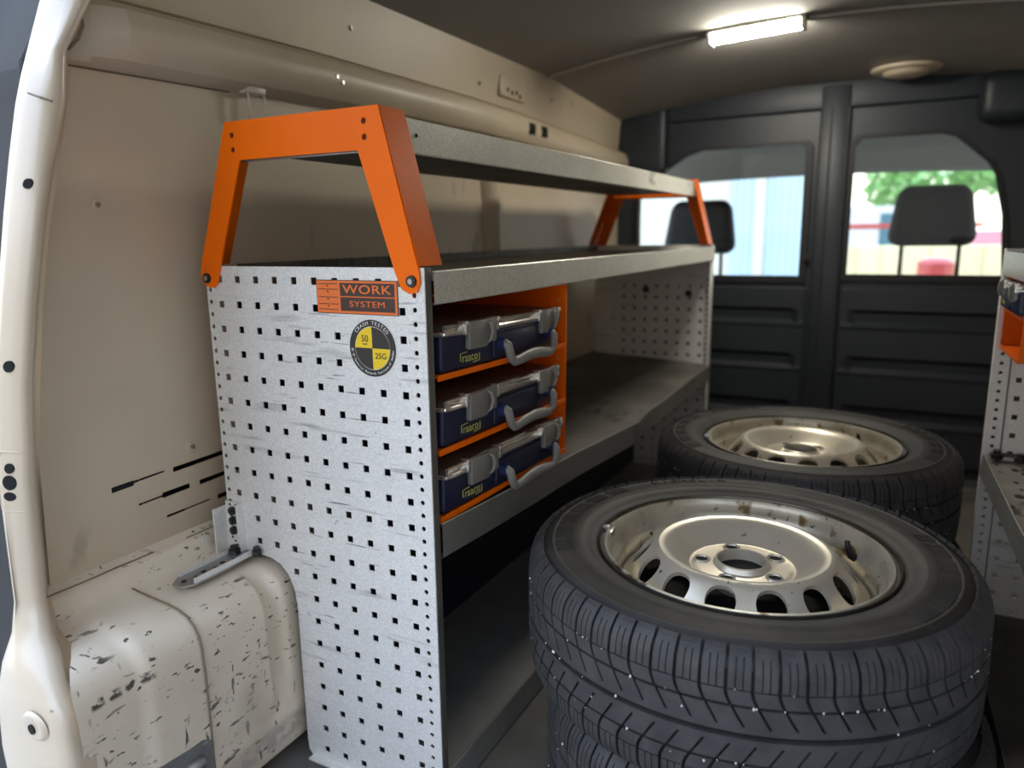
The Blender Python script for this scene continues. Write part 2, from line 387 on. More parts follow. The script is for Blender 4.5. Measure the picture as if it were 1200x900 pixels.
tube(bm, [(x+.0005, -.1755-.012*((z+.45)*-1), z) for x, y, z in pts], .0016, 6); build('seam', bm, bpy.data.materials['seam_sealer'], arch)
bm = new(); tube(bm, [(-.4045, -.30+.03*i, -.4125+.0006*math.sin(i*2)) for i in range(7)], .0013, 6)
tube(bm, [(-.4045, -.06+.02*i, -.4125) for i in range(4)], .001, 6); build('crack_line', bm, bpy.data.materials['seam_sealer'], arch)
bm = new(); cyl(bm, (-.40, -.035, -.425), (-.389, -.035, -.421), .008, .007, 16); build('bolt_cap', bm, M['white_plastic'], arch)
# latch plate screwed to the arch face
bm = new()
loopsP = [[(-.285, -.715), (-.179, -.715), (-.179, -.645), (-.186, -.638), (-.27, -.630), (-.285, -.635)]]
lp = plate('latch_plate', loopsP, .006, YZ, (-.2435, 0, 0), M['plate_steel'])
lp.location.x = .003
tag(lp, 'small grey zinc plate screwed to the lower front of the wheel arch', 'plate')
bm = new(); tube(bm, [(-.239, -.26, -.665), (-.238, -.20, -.662)], .010, 10); tube(bm, [(-.239, -.26, -.70), (-.238, -.20, -.697)], .010, 10); build('pressed_ridge', bm, M['steel'], lp, smooth=True)
bm = new(); cyl(bm, (-.241, -.189, -.645), (-.236, -.189, -.645), .006, n=6); build('screw', bm, M['steel'], lp)

# ---- door jamb pillar
inner = [(.62, .0, -.36), (.50, -.06, -.36), (.43, -.105, -.36), (.364, -.141, -.36), (.315, -.170, -.36), (.295, -.182, -.36), (.270, -.186, -.36), (.232, -.191, -.36), (.169, -.212, -.36), (.095, -.234, -.36), (-.009, -.259, -.36), (-.114, -.279, -.36), (-.233, -.293, -.36), (-.393, -.301, -.36), (-.43, -.312, -.337), (-.462, -.330, -.292), (-.50, -.343, -.256), (-.564, -.350, -.2405), (-.79, -.352, -.240)]
def jout(z): return interp(z, [(-.8, -.362), (-.6, -.380), (-.3, -.412), (0, -.424), (.13, -.429), (.37, -.446), (.6, -.46)])
rows = []
def jys(z): return interp(-z, [(-.62, -.05), (-.37, -.168), (-.249, -.2187), (-.13, -.2537), (.09, -.3044), (.22, -.321), (.39, -.331), (.43, -.342), (.462, -.360), (.5, -.373), (.564, -.380), (.8, -.382)])
for (z, y, xi) in inner:
    fl_ = (xi+.36)/.12; xo = jout(z); xm = (xi+xo)/2; yo = jys(z)
    def bl(v): return v*(1-fl_)+(xi-.004)*fl_
    rows.append([(-.428*(1-fl_)+(xi-.040)*fl_, y+.050, z), (-.424*(1-fl_)+(xi-.022)*fl_, y+.032, z), (bl(-.405), y+.012, z), (xi-.016*(1-fl_)-.002, y+.002, z), (xi-.003, y-.004, z), (xi, y-.014, z), (xi-.006, min(y-.020, yo+.009), z), (xi-.02, yo+.003, z), (xm-.004, yo, z), (xo+.020, yo-.001, z), (xo+.010, yo+.002, z), (xo+.003, yo+.012, z), (xo, yo+.024, z), (xo-.034, yo+.040, z)])
rows2 = []
for A, B in zip(rows, rows[1:]):
    for k in range(3):
        t = k/3; rows2.append([tuple(a[i]*(1-t)+b[i]*t for i in range(3)) for a, b in zip(A, B)])
rows2.append(rows[-1])
bm = new(); grid(bm, rows2)
pil = build('trim_2', bm, M['paint_jamb'], smooth=True)
tag(pil, 'bright cream door jamb pillar at the left edge of the load space', 'pillar', kind='structure')
jy = jys
def surfy(x, z):
    xi = -.36; xo = jout(z); xm = (xi+xo)/2; yo = jys(z)
    return yo+interp(x, [(xo+.003, .012), (xo+.010, .002), (xo+.020, -.001), (xm-.004, 0), (xi-.02, .003), (xi-.006, .009), (xi, .02)])
def jamb_disc(nm, x, z, rr, mat, rz=None, n=20, lift=.0007):
    bm = new(); P = [(a, surfy(a, b)-lift, b) for a, b in circ(x, z, rr, n, rz)]
    top = [bm.verts.new(p) for p in P]; bot = [bm.verts.new((p[0], p[1]+.008, p[2])) for p in P]; bm.faces.new(top)
    for k in range(n): bm.faces.new((top[k], top[(k+1) % n], bot[(k+1) % n], bot[k]))
    return build(nm, bm, mat, pil)
jamb_disc('round_hole', -.376, .131, .0062, M['hole'])
jamb_disc('round_hole', -.3795, -.090, .0070, M['hole'])
bm = new(); ring = rrect(-.398, -.360, -.272, -.196, .008); tube(bm, [(a, surfy(a, b)-.0002, b) for a, b in ring], .0010, 6)
build('pressed_recess', bm, M['paint_jamb'], pil, smooth=True)
jamb_disc('round_hole', -.380, -.2165, .0064, M['hole'])
jamb_disc('round_hole', -.381, -.2348, .0095, M['hole'])
jamb_disc('round_hole', -.382, -.2526, .0085, M['hole'], .0058)
bm = new(); bm2 = jy(-.515)
lathe(bm, [(.0005, .0020), (.012, .0021), (.016, .0028), (.0195, .0014), (.022, -.0015)], 32)
bm.transform(Matrix.Translation((-.2990, bm2, -.515)) @ Matrix.Rotation(PI/2, 4, 'X') @ Matrix.Diagonal((1.15, .85, 1, 1)))
build('dimple', bm, M['paint_jamb'], pil, smooth=True)
bm = new(); cyl(bm, (-.300, jy(-.517)-.0036, -.517), (-.300, jy(-.517)+.004, -.517), .0064, n=20); build('round_hole', bm, M['hole'], pil)
bm = new(); tube(bm, [(-.430, jy(.255)+.008, .2515), (-.40, jy(.25)-.0004, .243), (-.375, jy(.24)+.0015, .236), (-.363, jy(.235)+.010, .231)], .0014, 6); build('joint_line', bm, bpy.data.materials['seam_sealer'], pil)
# dark door seal beyond the pillar
bm = new(); rows = []
for (z, y, xi) in inner:
    xo = jout(z)
    rows.append([(xo+.002, y+.004, z), (xo-.010, y-.008, z), (xo-.03, y-.004, z), (xo-.06, y+.02, z), (-.70, y+.03, z)])
grid(bm, rows); sl = build('trim_3', bm, material('dark_door_edge', (.016, .016, .016), .9), smooth=True)
tag(sl, 'dark grey door edge beyond the cream pillar, top left corner', 'door edge', kind='structure')

# ---- ceiling
def ceil_z(x, y):
    uu = (x-.335)/.745
    return .585-.068*uu*uu-.048*max(0, (y-1.3)/.75)-.03*max(0, (-y+.6)/.8)*0
bm = new(); rows = []
for i in range(24):
    y = -.16+2.24*i/23
    rows.append([(-.41+1.50*k/24, y, ceil_z(-.41+1.50*k/24, y)) for k in range(25)])
grid(bm, rows); ce = build('ceiling', bm, M['liner'], smooth=True)
tag(ce, 'dull grey brown headlining over the load space', 'ceiling', kind='structure')
bm = new(); rows = []
for i in range(3):
    y = -.16+2.24*i/2
    rows.append([(-.50+1.68*k/8, y, .66) for k in range(9)])
grid(bm, rows); build('roof_skin', bm, M['paint'], ce)
# right wall (closed), mostly out of frame
rw = boxo('wall_right', (1.12, 1.17, -.30, 2.06, FZ, .66), M['paint']); tag(rw, 'cream metal side wall of the van behind the right rack', 'wall', kind='structure')
lw = boxo('wall_outer', (-.475, -.455, -.05, 2.06, FZ-.03, .66), M['paint'], wall)

# unseen tailgate and yard walls, added to shade and warm the daylight
tg = boxo('door_3', (-.44, 1.14, -1.36, -.20, .63, .68), M['paint'], None, .02); tag(tg, 'unseen raised tailgate added overhead behind the camera to shade the sky', 'tailgate', kind='structure')
sw = boxo('wall_light_block', (4.6, 4.9, -9.0, 4.0, -1.42, 3.4), material('grey_render', (.34, .30, .25), .9, 0, .1, 1)); tag(sw, 'unseen grey wall added right of the van to block side light', 'wall', kind='structure')
yw = boxo('wall_unseen_rear', (-12, 12, -9.3, -9.0, -1.42, 3.4), material('tan_render', (.50, .42, .33), .9, 0, .1, 1)); tag(yw, 'unseen tan yard wall added behind the camera for warm bounce light', 'wall', kind='structure')

# ---- bulkhead
bk = None
win1 = [(-.335, -.10), (.262, -.10), (.262, .335), (.25, .352), (-.10, .352), (-.16, .335), (-.31, .24), (-.335, .19)]
win2 = [(.408, -.092), (.862, -.092), (.845, .10), (.815, .225), (.79, .265), (.70, .345), (.66, .358), (.43, .358), (.408, .335)]
outl = [(-.46, FZ), (1.13, FZ), (1.13, .56), (-.46, .56)]
me = plate_mesh([outl, win1, win2], .03, Matrix.Translation((0, YB+.015, 0)) @ XZ)
bk = link('wall_front', me, M['bulk']); tag(bk, 'dark plastic cab bulkhead with ribs and two windows behind the wheels', 'bulkhead', kind='structure')
def winframe(nm, loop, lab):
    cx = sum(p[0] for p in loop)/len(loop); cz = sum(p[1] for p in loop)/len(loop)
    def sc(k): return [(cx+(x-cx)*k, cz+(z-cz)*k) for x, z in loop]
    w = plate(nm, [sc(1.06), sc(.985)], .014, XZ, (0, YB-.006, 0), M['bulk2']); tag(w, lab, 'window', kind='structure')
    plate('pane', [sc(1.01)], .004, XZ, (0, YB+.012, 0), M['glass'], w)
winframe('window_1', win1, 'left cab window in the dark bulkhead, partly behind the rack')
winframe('window_2', win2, 'right cab window in the dark bulkhead above the rear wheels')
# centre post and pressed rib panels
bm = new(); box(bm, .298, .392, YB-.022, YB+.002, FZ, .53, .008)
post = build('centre_post', bm, M['bulk'], bk, angle=.5)
bm = new(); box(bm, .330, .338, YB-.024, YB-.018, FZ, .46, .001); box(bm, .384, .391, YB-.024, YB-.018, FZ, .46, .001); build('post_groove', bm, M['bulk2'], post)
def ribpanel(x0, x1):
    prof = [(-.135, -.012), (-.14, -.016)]
    z = -.208
    for k in range(4):
        zt = -.208-.155*k-(.006*k*k)
        prof += [(zt, -.016), (zt-.012, -.002), (zt-.042, .0), (zt-.058, -.019), (zt-.072, -.016)]
    prof = [p for p in prof if p[0] > FZ+.01]+[(FZ, -.016)]
    rows = []
    for z, d in prof:
        if d > -.010: rows.append([(x0, YB-.016, z), (x0+.02, YB-.016, z), (x0+.045, YB+d-.001, z), (x1-.045, YB+d-.001, z), (x1-.02, YB-.016, z), (x1, YB-.016, z)])
        else: rows.append([(x0, YB+d, z), (x0+.02, YB+d, z), (x0+.045, YB+d, z), (x1-.045, YB+d, z), (x1-.02, YB+d, z), (x1, YB+d, z)])
    bm = new(); grid(bm, rows); return build('rib_panel', bm, M['bulk'], bk)
ribpanel(-.40, .285); ribpanel(.405, 1.10)
# top cover pads in both corners and header
bm = new(); box(bm, -.42, -.22, YB-.035, YB+.0, .27, .52, .03, 4); build('corner_pad', bm, M['bulk'], bk, angle=.8)
bm = new(); box(bm, .745, 1.10, YB-.09, YB+.0, .37, .52, .04, 4); build('corner_pad', bm, M['bulk'], bk, angle=.8)
bm = new(); box(bm, -.40, 1.10, YB-.018, YB+.0, .455, .545, .008, 3); build('header', bm, M['bulk'], bk, angle=.8)
bm = new(); cyl(bm, (.28, YB-.03, -.03), (.28, YB-.012, -.03), .012, .008, 12); build('catch', bm, M['bulk2'], bk)

# ================================================================== LEFT RACK
P0 = .038; PV = .0383
arch_cut = [(.037, .020), (.037, FZ+.002), (-.222, FZ+.002), (-.230, FZ+.012), (-.2315, -.76), (-.2315, -.52), (-.236, -.49), (-.246, -.468), (-.262, -.453), (-.282, -.446), (-.372, -.442), (-.372, .020)]
def inside(x, z, poly, m):
    for dx, dz in ((m, m), (m, -m), (-m, m), (-m, -m)):
        px, pz = x+dx, z+dz; c = False
        for (x1, z1), (x2, z2) in zip(poly, poly[1:]+poly[:1]):
            if (z1 > pz) != (z2 > pz) and px < (x2-x1)*(pz-z1)/(z2-z1)+x1: c = not c
        if not c: return False
    return True
def perforated(outline, cols, rowsn, x0, side=(), hs=.0052, m=.009, r0=0):
    loops = [outline]
    for c in range(cols):
        for rr in range(r0, rowsn):
            x, z = x0+c*P0, -PV*rr
            if inside(x, z, outline, m): loops.append(sq(x, z, hs))
    for sx_ in side:
        for k in range(1, 42):
            z = -.0192*k+.003
            if r0 and k < 5: continue
            if inside(sx_, z, outline, .006): loops.append(circ(sx_, z, .0036, 10))
    return loops
rack = empty('storage_rack', (0, 0, FZ), (0, 0, 0), 'tall galvanized shelf rack with orange end frames along the left van wall', 'rack')
def R(o): # parent keeping world coordinates (rack empty has only a location)
    o.location = (o.location.x, o.location.y, o.location.z-FZ); o.parent = rack; return o
near = R(plate('end_panel', perforated(arch_cut, 10, 21, -.342, (-.3645, .0205)), .002, XZ, (0, 0, 0), M['galv'])); near['label'] = 'near end panel, pale galvanized sheet full of square holes'
far = R(plate('end_panel', perforated(arch_cut, 10, 21, -.342, (-.3645, .0205), r0=3), .002, XZ, (0, 1.65, 0), M['galv']))
for (bx, bz) in ((-.1875, -.128), (-.0405, -.138)):
    bm = new(); cyl(bm, (bx, 1.649, bz), (bx, 1.640, bz), .013, .011, 6); R(build('bolt', bm, M['darksteel']))
def RB(nm, b, mat, bev=0): return R(boxo(nm, b, mat, None, bev))
RB('edge_flange', (.0345, .0375, .001, .0155, FZ+.002, .020), M['galv_dirty'], .0008)
RB('edge_flange', (.0345, .0375, 1.612, 1.649, FZ+.002, .012), M['galv'], .0008)
RB('foot_flange', (-.222, .035, -.0125, -.001, FZ+.001, FZ+.004), M['galv'])
RB('edge_flange', (-.374, -.3715, .001, .02, -.442, .020), M['galv'])
# orange end frames (channel section trapezoid) front and back
def end_frame(y, sgn, mat):
    t = .003
    o_l = [(-.3785, .010), (-.299, .226), (-.022, .226), (.0315, .015), (.0325, .0), (.027, -.012), (.015, -.014), (.003, -.008)]
    o_i = [(-.006, .012), (-.058, .172), (-.274, .172), (-.338, .010), (-.343, -.006), (-.352, -.013), (-.366, -.012), (-.376, -.003)]
    outline = o_l+o_i
    holes = [circ(-.286, .207, .0042), circ(-.286, .187, .0042), circ(-.046, .208, .0042), circ(-.046, .188, .0042)]
    fr = plate('end_frame', [outline]+holes, t, XZ, (0, y, 0), mat)
    for (hx, hz) in ((-.286, .207), (-.286, .187), (-.046, .208), (-.046, .188)):
        bm = new(); cyl(bm, (hx, y+sgn*.0005, hz), (hx, y+sgn*.003, hz), .0042, n=12); build('rivet_hole', bm, M['hole_shade'], fr)  # dark red plug colours the hole as if in shade
    bm = new()
    def fl(p, q, d):  # flange strip from p to q running back by d
        a = Vector((q[0]-p[0], 0, q[1]-p[1])).normalized(); n = Vector((a.z, 0, -a.x))*.0022
        vs = []
        for P in (p, q):
            for yy in (y+sgn*.001, y+sgn*d):
                for s in (0, 1): vs.append(bm.verts.new((P[0]-n.x*s, yy, P[1]-n.z*s)))
        for idx in ((0, 1, 3, 2), (4, 6, 7, 5), (0, 2, 6, 4), (1, 5, 7, 3), (0, 4, 5, 1), (2, 3, 7, 6)): bm.faces.new([vs[i] for i in idx])
    fl((-.299, .226), (-.3785, .022), .055); fl((.0315, .022), (-.022, .226), .055); fl((-.022, .226), (-.299, .226), .010)
    build('frame_flange', bm, M['orange_worn'], fr)
    for (x, z) in ((-.3645, .0015), (.0195, .0025)):
        bm = new(); yy = y-sgn*.0015
        cyl(bm, (x, yy, z), (x, yy-sgn*.003, z), .0082, .0074, 18); b_ = build('bolt', bm, M['darksteel'], fr)
        bm = new(); cyl(bm, (x, yy-sgn*.003, z), (x, yy-sgn*.0042, z), .004, n=6); build('bolt_socket', bm, M['steel'], b_)
    return R(fr)
end_frame(-.003, 1, M['orange']); end_frame(1.653, -1, M['orange_worn'])
# shelves
def shelf(nm, x0, x1, y0, y1, zt, zb, mat_top, mat_lip, zp=None, sag=None, inset=.006, dent=None, holes=True):
    """folded tray: flat plate with a downturned/upright front lip"""
    zp = zt-.004 if zp is None else zp
    n = 60 if sag else 8
    S = sag or (lambda y: 0)
    bm = new(); rows = []
    for i in range(n+1):
        y = y0+(y1-y0)*i/n; s = S(y)
        rows.append([(x0, y, zt+s*.3), (x0+.002, y, zp+s*.3), ((x0+x1)/2, y, zp+s*.6), (x1-.003, y, zp+s)])
    grid(bm, rows)
    o = build(nm, bm, mat_top)
    bm = new(); rows = []
    D = dent or (lambda y: 0)
    for i in range(n+1):
        y = y0+(y1-y0)*i/n; s = S(y)
        rows.append([(x1-.012, y, zb+s+.002), (x1-.002, y, zb+s), (x1, y, zb+s+.002), (x1+D(y)*.5, y, (zt+zb)/2+s), (x1+D(y), y, zt+s-.0015), (x1-.0015+D(y), y, zt+s), (x1-.003+D(y), y, zt+s-.001), (x1-.003+D(y), y, zp+s-.002)])
    grid(bm, rows)
    l = build('front_lip', bm, mat_lip, o)
    return R(o), l
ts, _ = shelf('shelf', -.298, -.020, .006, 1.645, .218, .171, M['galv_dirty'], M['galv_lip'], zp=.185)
bm = new(); box(bm, -.298, -.022, .004, .008, .170, .20); build('end_lip', bm, M['steel'], ts)
bm = new(); cyl(bm, (-.0195, .075, .196), (-.0185, .075, .196), .0028, n=10); build('pin_hole', bm, M['hole'], ts)
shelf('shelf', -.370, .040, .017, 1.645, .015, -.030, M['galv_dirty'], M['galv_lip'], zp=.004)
def sagf(y): return interp(y, [(0, .002), (.12, -.006), (.3, -.017), (.42, -.022), (.52, -.027), (.80, -.048), (.89, -.053), (.915, -.047), (1.0, -.045), (1.3, -.041), (1.65, -.030)])
def dentf(y): return .006*math.exp(-((y-.90)/.03)**2)
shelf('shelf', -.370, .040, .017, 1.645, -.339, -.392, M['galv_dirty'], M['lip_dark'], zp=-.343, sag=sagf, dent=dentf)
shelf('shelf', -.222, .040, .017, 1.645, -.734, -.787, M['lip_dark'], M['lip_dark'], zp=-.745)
# slotted back edge of the middle shelf
bm = new()
for i in range(40): box(bm, -.369, -.366, .06+.04*i, .097+.04*i, .004, .021)
tag(R(build('back_rail', bm, M['galv_dirty'])), kind='stuff')
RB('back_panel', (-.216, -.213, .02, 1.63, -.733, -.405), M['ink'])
RB('dark_hole_backing', (-.33, .030, .010, .012, -.338, -.032), M['ink'])  # added dark sheet that makes the near panel's holes read as shade
# label plate and crash test sticker on the near panel
lab = R(plate('label_plate', [rect(-.147, -.0055, -.0445, .0025)], .0008, XZ, (0, -.0014, 0), M['dark_print'])); lab['label'] = 'orange and brown name plate reading WORK SYSTEM'
plate('label_face', [rect(-.1460, -.0065, -.0435, .0015)], .0006, XZ, (0, -.0020, 0), M['label_orange'], lab)
plate('label_field', [rect(-.1035, -.0105, -.0195, -.0015), rect(-.1035, -.0105, -.0405, -.0215)][:1], .0005, XZ, (0, -.0025, 0), M['brown_print'], lab)
plate('label_field', [rect(-.1035, -.0105, -.0400, -.0212)], .0005, XZ, (0, -.0025, 0), M['brown_print'], lab)
link('lettering', text_mesh('WORK', .0168, Matrix.Translation((-.057, -.0030, -.0106)) @ XZ, .0002, sx=1.52, space=1.08, bold=.00015), M['label_orange'], lab)
link('lettering', text_mesh('SYSTEM', .0118, Matrix.Translation((-.057, -.0030, -.0305)) @ XZ, .0002, sx=1.50, space=1.05), M['label_orange'], lab)
bm = new()
for z in (-.003, -.0105, -.0215, -.0310, -.0385): box(bm, -.1425, -.108, -.0027, -.0023, z-.0004, z+.0004)
for z in (-.0055, -.0135, -.024, -.034): cyl(bm, (-.126, -.0027, z), (-.126, -.0022, z), .0013, n=8)
build('drawer_symbol', bm, M['brown_print'], lab)
cx, cz = -.0525, -.0905
stk = R(plate('crash_sticker', [circ(cx, cz, .0408, 48)], .0006, XZ, (0, -.0013, 0), M['white_print'])); stk['label'] = 'round black and yellow crash test sticker'
plate('sticker_ring', [circ(cx, cz, .0398, 48), circ(cx, cz, .0305, 40)], .0006, XZ, (0, -.0018, 0), M['dark_print'], stk)
def quad(a0): return [(cx, cz)]+[(cx+.0296*math.cos(a0+PI/2*k/12), cz+.0296*math.sin(a0+PI/2*k/12)) for k in range(13)]
for a0, mt in ((0, 'dark_print'), (PI/2, 'yellow_print'), (PI, 'dark_print'), (3*PI/2, 'yellow_print')):
    plate('sticker_quadrant', [quad(a0)], .0006, XZ, (0, -.0018, 0), M[mt], stk)
base = Matrix.Translation((cx, -.0022, cz)) @ XZ
ms = arc_text('CRASH TESTED', .0350, .0072, 90, 96, base)+arc_text('BY SP Technical Research Institute of Sweden', .0352, .0050, 270, 172, base, inward=False)
join_meshes('lettering', ms, M['white_print'], stk)
bT = Matrix.Translation((0, -.0022, 0)) @ XZ
for tx, sz, px, pz, bo in (('50', .0125, -.0125, .0128, .0001), ('km/h', .0040, -.0125, .0056, 0), ('25G', .0115, .0140, -.0105, .0001)):
    link('lettering', text_mesh(tx, sz, Matrix.Translation((cx+px, -.0022, cz+pz)) @ XZ, .0002, bold=bo), M['dark_print'], stk)
# mounting bracket between the panel and the wheel arch
bm = new(); box(bm, -.374, -.338, -.004, -.001, -.446, -.362, .001); box(bm, -.3755, -.3725, -.030, -.001, -.446, -.370, .001); box(bm, -.340, -.3365, -.014, -.001, -.446, -.362, .001)
br = R(build('mounting_bracket', bm, M['galv']))
for k, z in enumerate((-.377, -.394, -.411)):
    bm = new(); cyl(bm, (-.357, -.004, z), (-.357, -.009, z), .0075, .0068, 16); cyl(bm, (-.357, -.009, z), (-.357, -.0105, z), .004, n=6); build('bolt', bm, M['darksteel'], br)
bm = new()
for (x, z) in ((-.363, -.367), (-.350, -.367), (-.362, -.386), (-.350, -.386), (-.362, -.402), (-.350, -.402), (-.357, -.430), (-.363, -.424), (-.352, -.436)): cyl(bm, (x, -.0042, z), (x, -.0036, z), .0024, n=8)
build('pin_hole', bm, M['hole'], br)
bm = new(); zt = -.4465
lo = [(-.352, -.006), (-.308, -.006), (-.308, -.125), (-.318, -.140), (-.340, -.140), (-.352, -.122)]
R(plate('foot_bracket', [lo], .003, XY, (0, 0, -.4435), M['steel']))
fb = RB('bracket_fold', (-.3115, -.3085, -.125, -.006, -.443, -.434), M['galv'])
RB('bracket_fold', (-.352, -.349, -.120, -.006, -.443, -.436), M['galv'])
bm = new()
for k in range(6):
    cyl(bm, (-.330+.006*(k % 2), -.128+.018*k, -.4425), (-.330+.006*(k % 2), -.128+.018*k, -.4405), .004, n=10)
R(build('slot_hole', bm, M['darksteel']))
for (x, y, rr) in ((-.341, -.022, .010), (-.304, -.010, .008)):
    bm = new(); cyl(bm, (x, y, -.442), (x, y, -.434), rr, n=6); cyl(bm, (x, y, -.434), (x, y, -.428), rr*.6, n=12); R(build('bolt', bm, M['darksteel']))

# ================================================================== CASE CABINET + CASES
TILT = -.0275
cab = empty('case_cabinet', (-.15, .022, -.341), (TILT, 0, 0), 'orange steel case holder with three slots on the left lower shelf', 'case cabinet')
def cabinet(parent, n, ylen, mat, zs, x0=-.18, x1=.183):
    top = zs[-1]
    for y in (0.0, ylen):
        loops = [rect(x0, x1-(.03 if y == 0 and n == 3 else 0), 0, top)]
        for z0 in zs[:-1]:
            if not (y == 0 and n == 3): loops.append(circ(x1-.016, z0+.082 if z0+.082 < top else top-.02, .003, 10))
        pp = plate('side_panel', [[(a, b) for a, b in lp] for lp in loops], .0025, XZ, (0, y, 0), mat, parent)
    for i, z in enumerate(zs[:-1]):
        bm = new(); box(bm, x0, x1, .001, ylen-.001, z-.001, z+.0015); box(bm, x1-.002, x1+.0015, .001, ylen-.001, z-.005, z+.0035, .0008)
        build('slot_shelf', bm, mat, parent)
    bm = new(); box(bm, x0, x1, .001, ylen-.001, top-.003, top); build('top_panel', bm, mat, parent)
    bm = new(); box(bm, x0, x0+.002, .001, ylen-.001, 0, top); build('back_panel', bm, mat, parent)
zs = [.004, .1030, .2095, .324]
cabinet(cab, 3, .440, M['orange'], zs)

def make_case():
    """compartment case; origin bottom-front-left, front faces +X at x=0, width along +Y"""
    c = empty('compartment_case', (0, 0, 0))
    w, d, hb, ht = .388, .30, .056, .071
    bm = new(); box(bm, -d, 0, 0, w, 0, hb, .006, 3); b = build('case_body', bm, M['navy'], c, angle=.7)
    bm = new(); box(bm, -.002, .0035, .145, .300, .006, .046, .003, 2); build('front_boss', bm, M['navy'], b, angle=.7)
    # lid: shallow domed, with shiny clear rim
    bm = new(); rows = []
    xs = [0, .004, .012, .02, .05, .25, .28, .29, .296]; zz = [.057, .065, .068, .0705, .072, .072, .0705, .067, .057]
    yv = [0, .003, .01, .02, .05, .34, .368, .378, .385, .388]; yz = [-.015, -.006, -.002, 0, .001, .001, 0, -.002, -.006, -.015]
    for i, y in enumerate(yv): rows.append([(-x, y, max(.055, z+yz[i])) for x, z in zip(xs, zz)])
    grid(bm, rows); build('case_lid', bm, M['smoke'], c, smooth=True)
    bm = new()
    tube(bm, [(-.29, -.001, .056), (-.01, -.001, .056), (.002, .004, .056), (.004, .015, .056), (.004, w-.015, .056), (.002, w-.004, .056), (-.01, w+.001, .056), (-.29, w+.001, .056)], .0034, 8)
    for y0, y1 in ((.006, .056), (.152, .302)):
        tube(bm, [(.001, y0, .0655), (.0015, y1, .0655)], .0030, 8); box(bm, -.002, .0025, y0, y1, .057, .0655, .001)
    for y in (.056, .150, .300, .380): box(bm, -.006, .009, y-.004, y+.004, .051, .0715, .0015)
    build('clear_rim', bm, M['rimclear'], c, angle=.7)
    for y0, y1 in ((.061, .146), (.305, .374)):
        ym = y0+(y1-y0)*.62; lt = None
        for q, (a0, a1, xx, zl, zh) in enumerate(((y0, ym, .0105, .029, .0700), (ym+.001, y1, .0080, .034, .0710))):
            bm = new(); box(bm, .000, xx, a0, a1, zl, zh, .003, 2)
            lt = build('latch' if q == 0 else 'latch_lever', bm, M['latch'], lt if q else c, angle=.7)
        bm = new()
        tube(bm, [(.009, ym-.002, .067), (.013, ym+.003, .063), (.015, ym+.006, .051), (.013, ym+.003, .039), (.009, ym-.002, .034)], [.0015, .003, .0035, .003, .0015], 8); build('latch_tab', bm, M['latch'], lt, smooth=True)
    # folded down carrying handle
    bm = new(); hy0, hy1 = .163, .339
    tube(bm, [(.004, hy0, .028), (.016, hy0, .028), (.0225, hy0+.002, .024), (.0245, hy0+.004, .014), (.025, hy0+.010, .003), (.025, hy0+.020, -.003), (.0255, hy0+.034, -.002), (.026, hy0+.055, .001), (.026, (hy0+hy1)/2, .003), (.026, hy1-.055, .001), (.0255, hy1-.034, -.002), (.025, hy1-.020, -.003), (.025, hy1-.010, .003), (.0245, hy1-.004, .014), (.0225, hy1-.002, .024), (.016, hy1, .028), (.004, hy1, .028)],
         [.006, .0075, .0085, .0085, .0082, .0075, .0080, .0088, .0092, .0088, .0080, .0075, .0082, .0085, .0085, .0075, .006], 12)
    for v in bm.verts: v.co.x = .004+(v.co.x-.004)*.72
    build('handle', bm, M['handle'], c, smooth=True)
    for y in (hy0, hy1):
        bm = new(); cyl(bm, (.0, y, .028), (.014, y, .028), .0105, .0098, 16); build('handle_pivot', bm, M['blue'], c, angle=.6)
    # printed logo: word inside two corner strokes
    bY = Matrix.Translation((.0004, .076, .0165)) @ YZ
    m1 = text_mesh('raaco', .0185, bY, .0002, sx=.98, space=1.10, bold=.0001)
    def strip(pts):
        bm = new(); tube(bm, [(.0006, .076+a*.87, .0165+b*.87) for a, b in pts], .0007, 6); me = bpy.data.meshes.new('s'); bm.to_mesh(me); bm.free(); return me
    join_meshes('logo', [m1, strip([(-.031, -.004), (-.031, .0085), (-.010, .0100)]), strip([(.031, .004), (.031, -.0085), (.010, -.0100)])], M['logo_yellow'], c)
    return c
case = make_case()
labs = ['navy compartment case in the top slot of the left orange cabinet', 'navy compartment case in the middle slot of the left orange cabinet', 'navy compartment case in the bottom slot of the left orange cabinet']
for i, lb in enumerate(labs):
    c = case if i == 0 else copy_tree(case)
    c.name = 'compartment_case' if i == 0 else 'compartment_case.%03d' % i
    z = zs[2-i]+.002; y = .016
    c.location = (.030, .022+y*math.cos(TILT)-z*math.sin(TILT), -.341+z*math.cos(TILT)+y*math.sin(TILT)); c.rotation_euler = (TILT, 0, 0)
    if i == 2: c.rotation_euler = (TILT, 0, -.02)
    tag(c, lb, 'tool case', 'navy compartment cases')

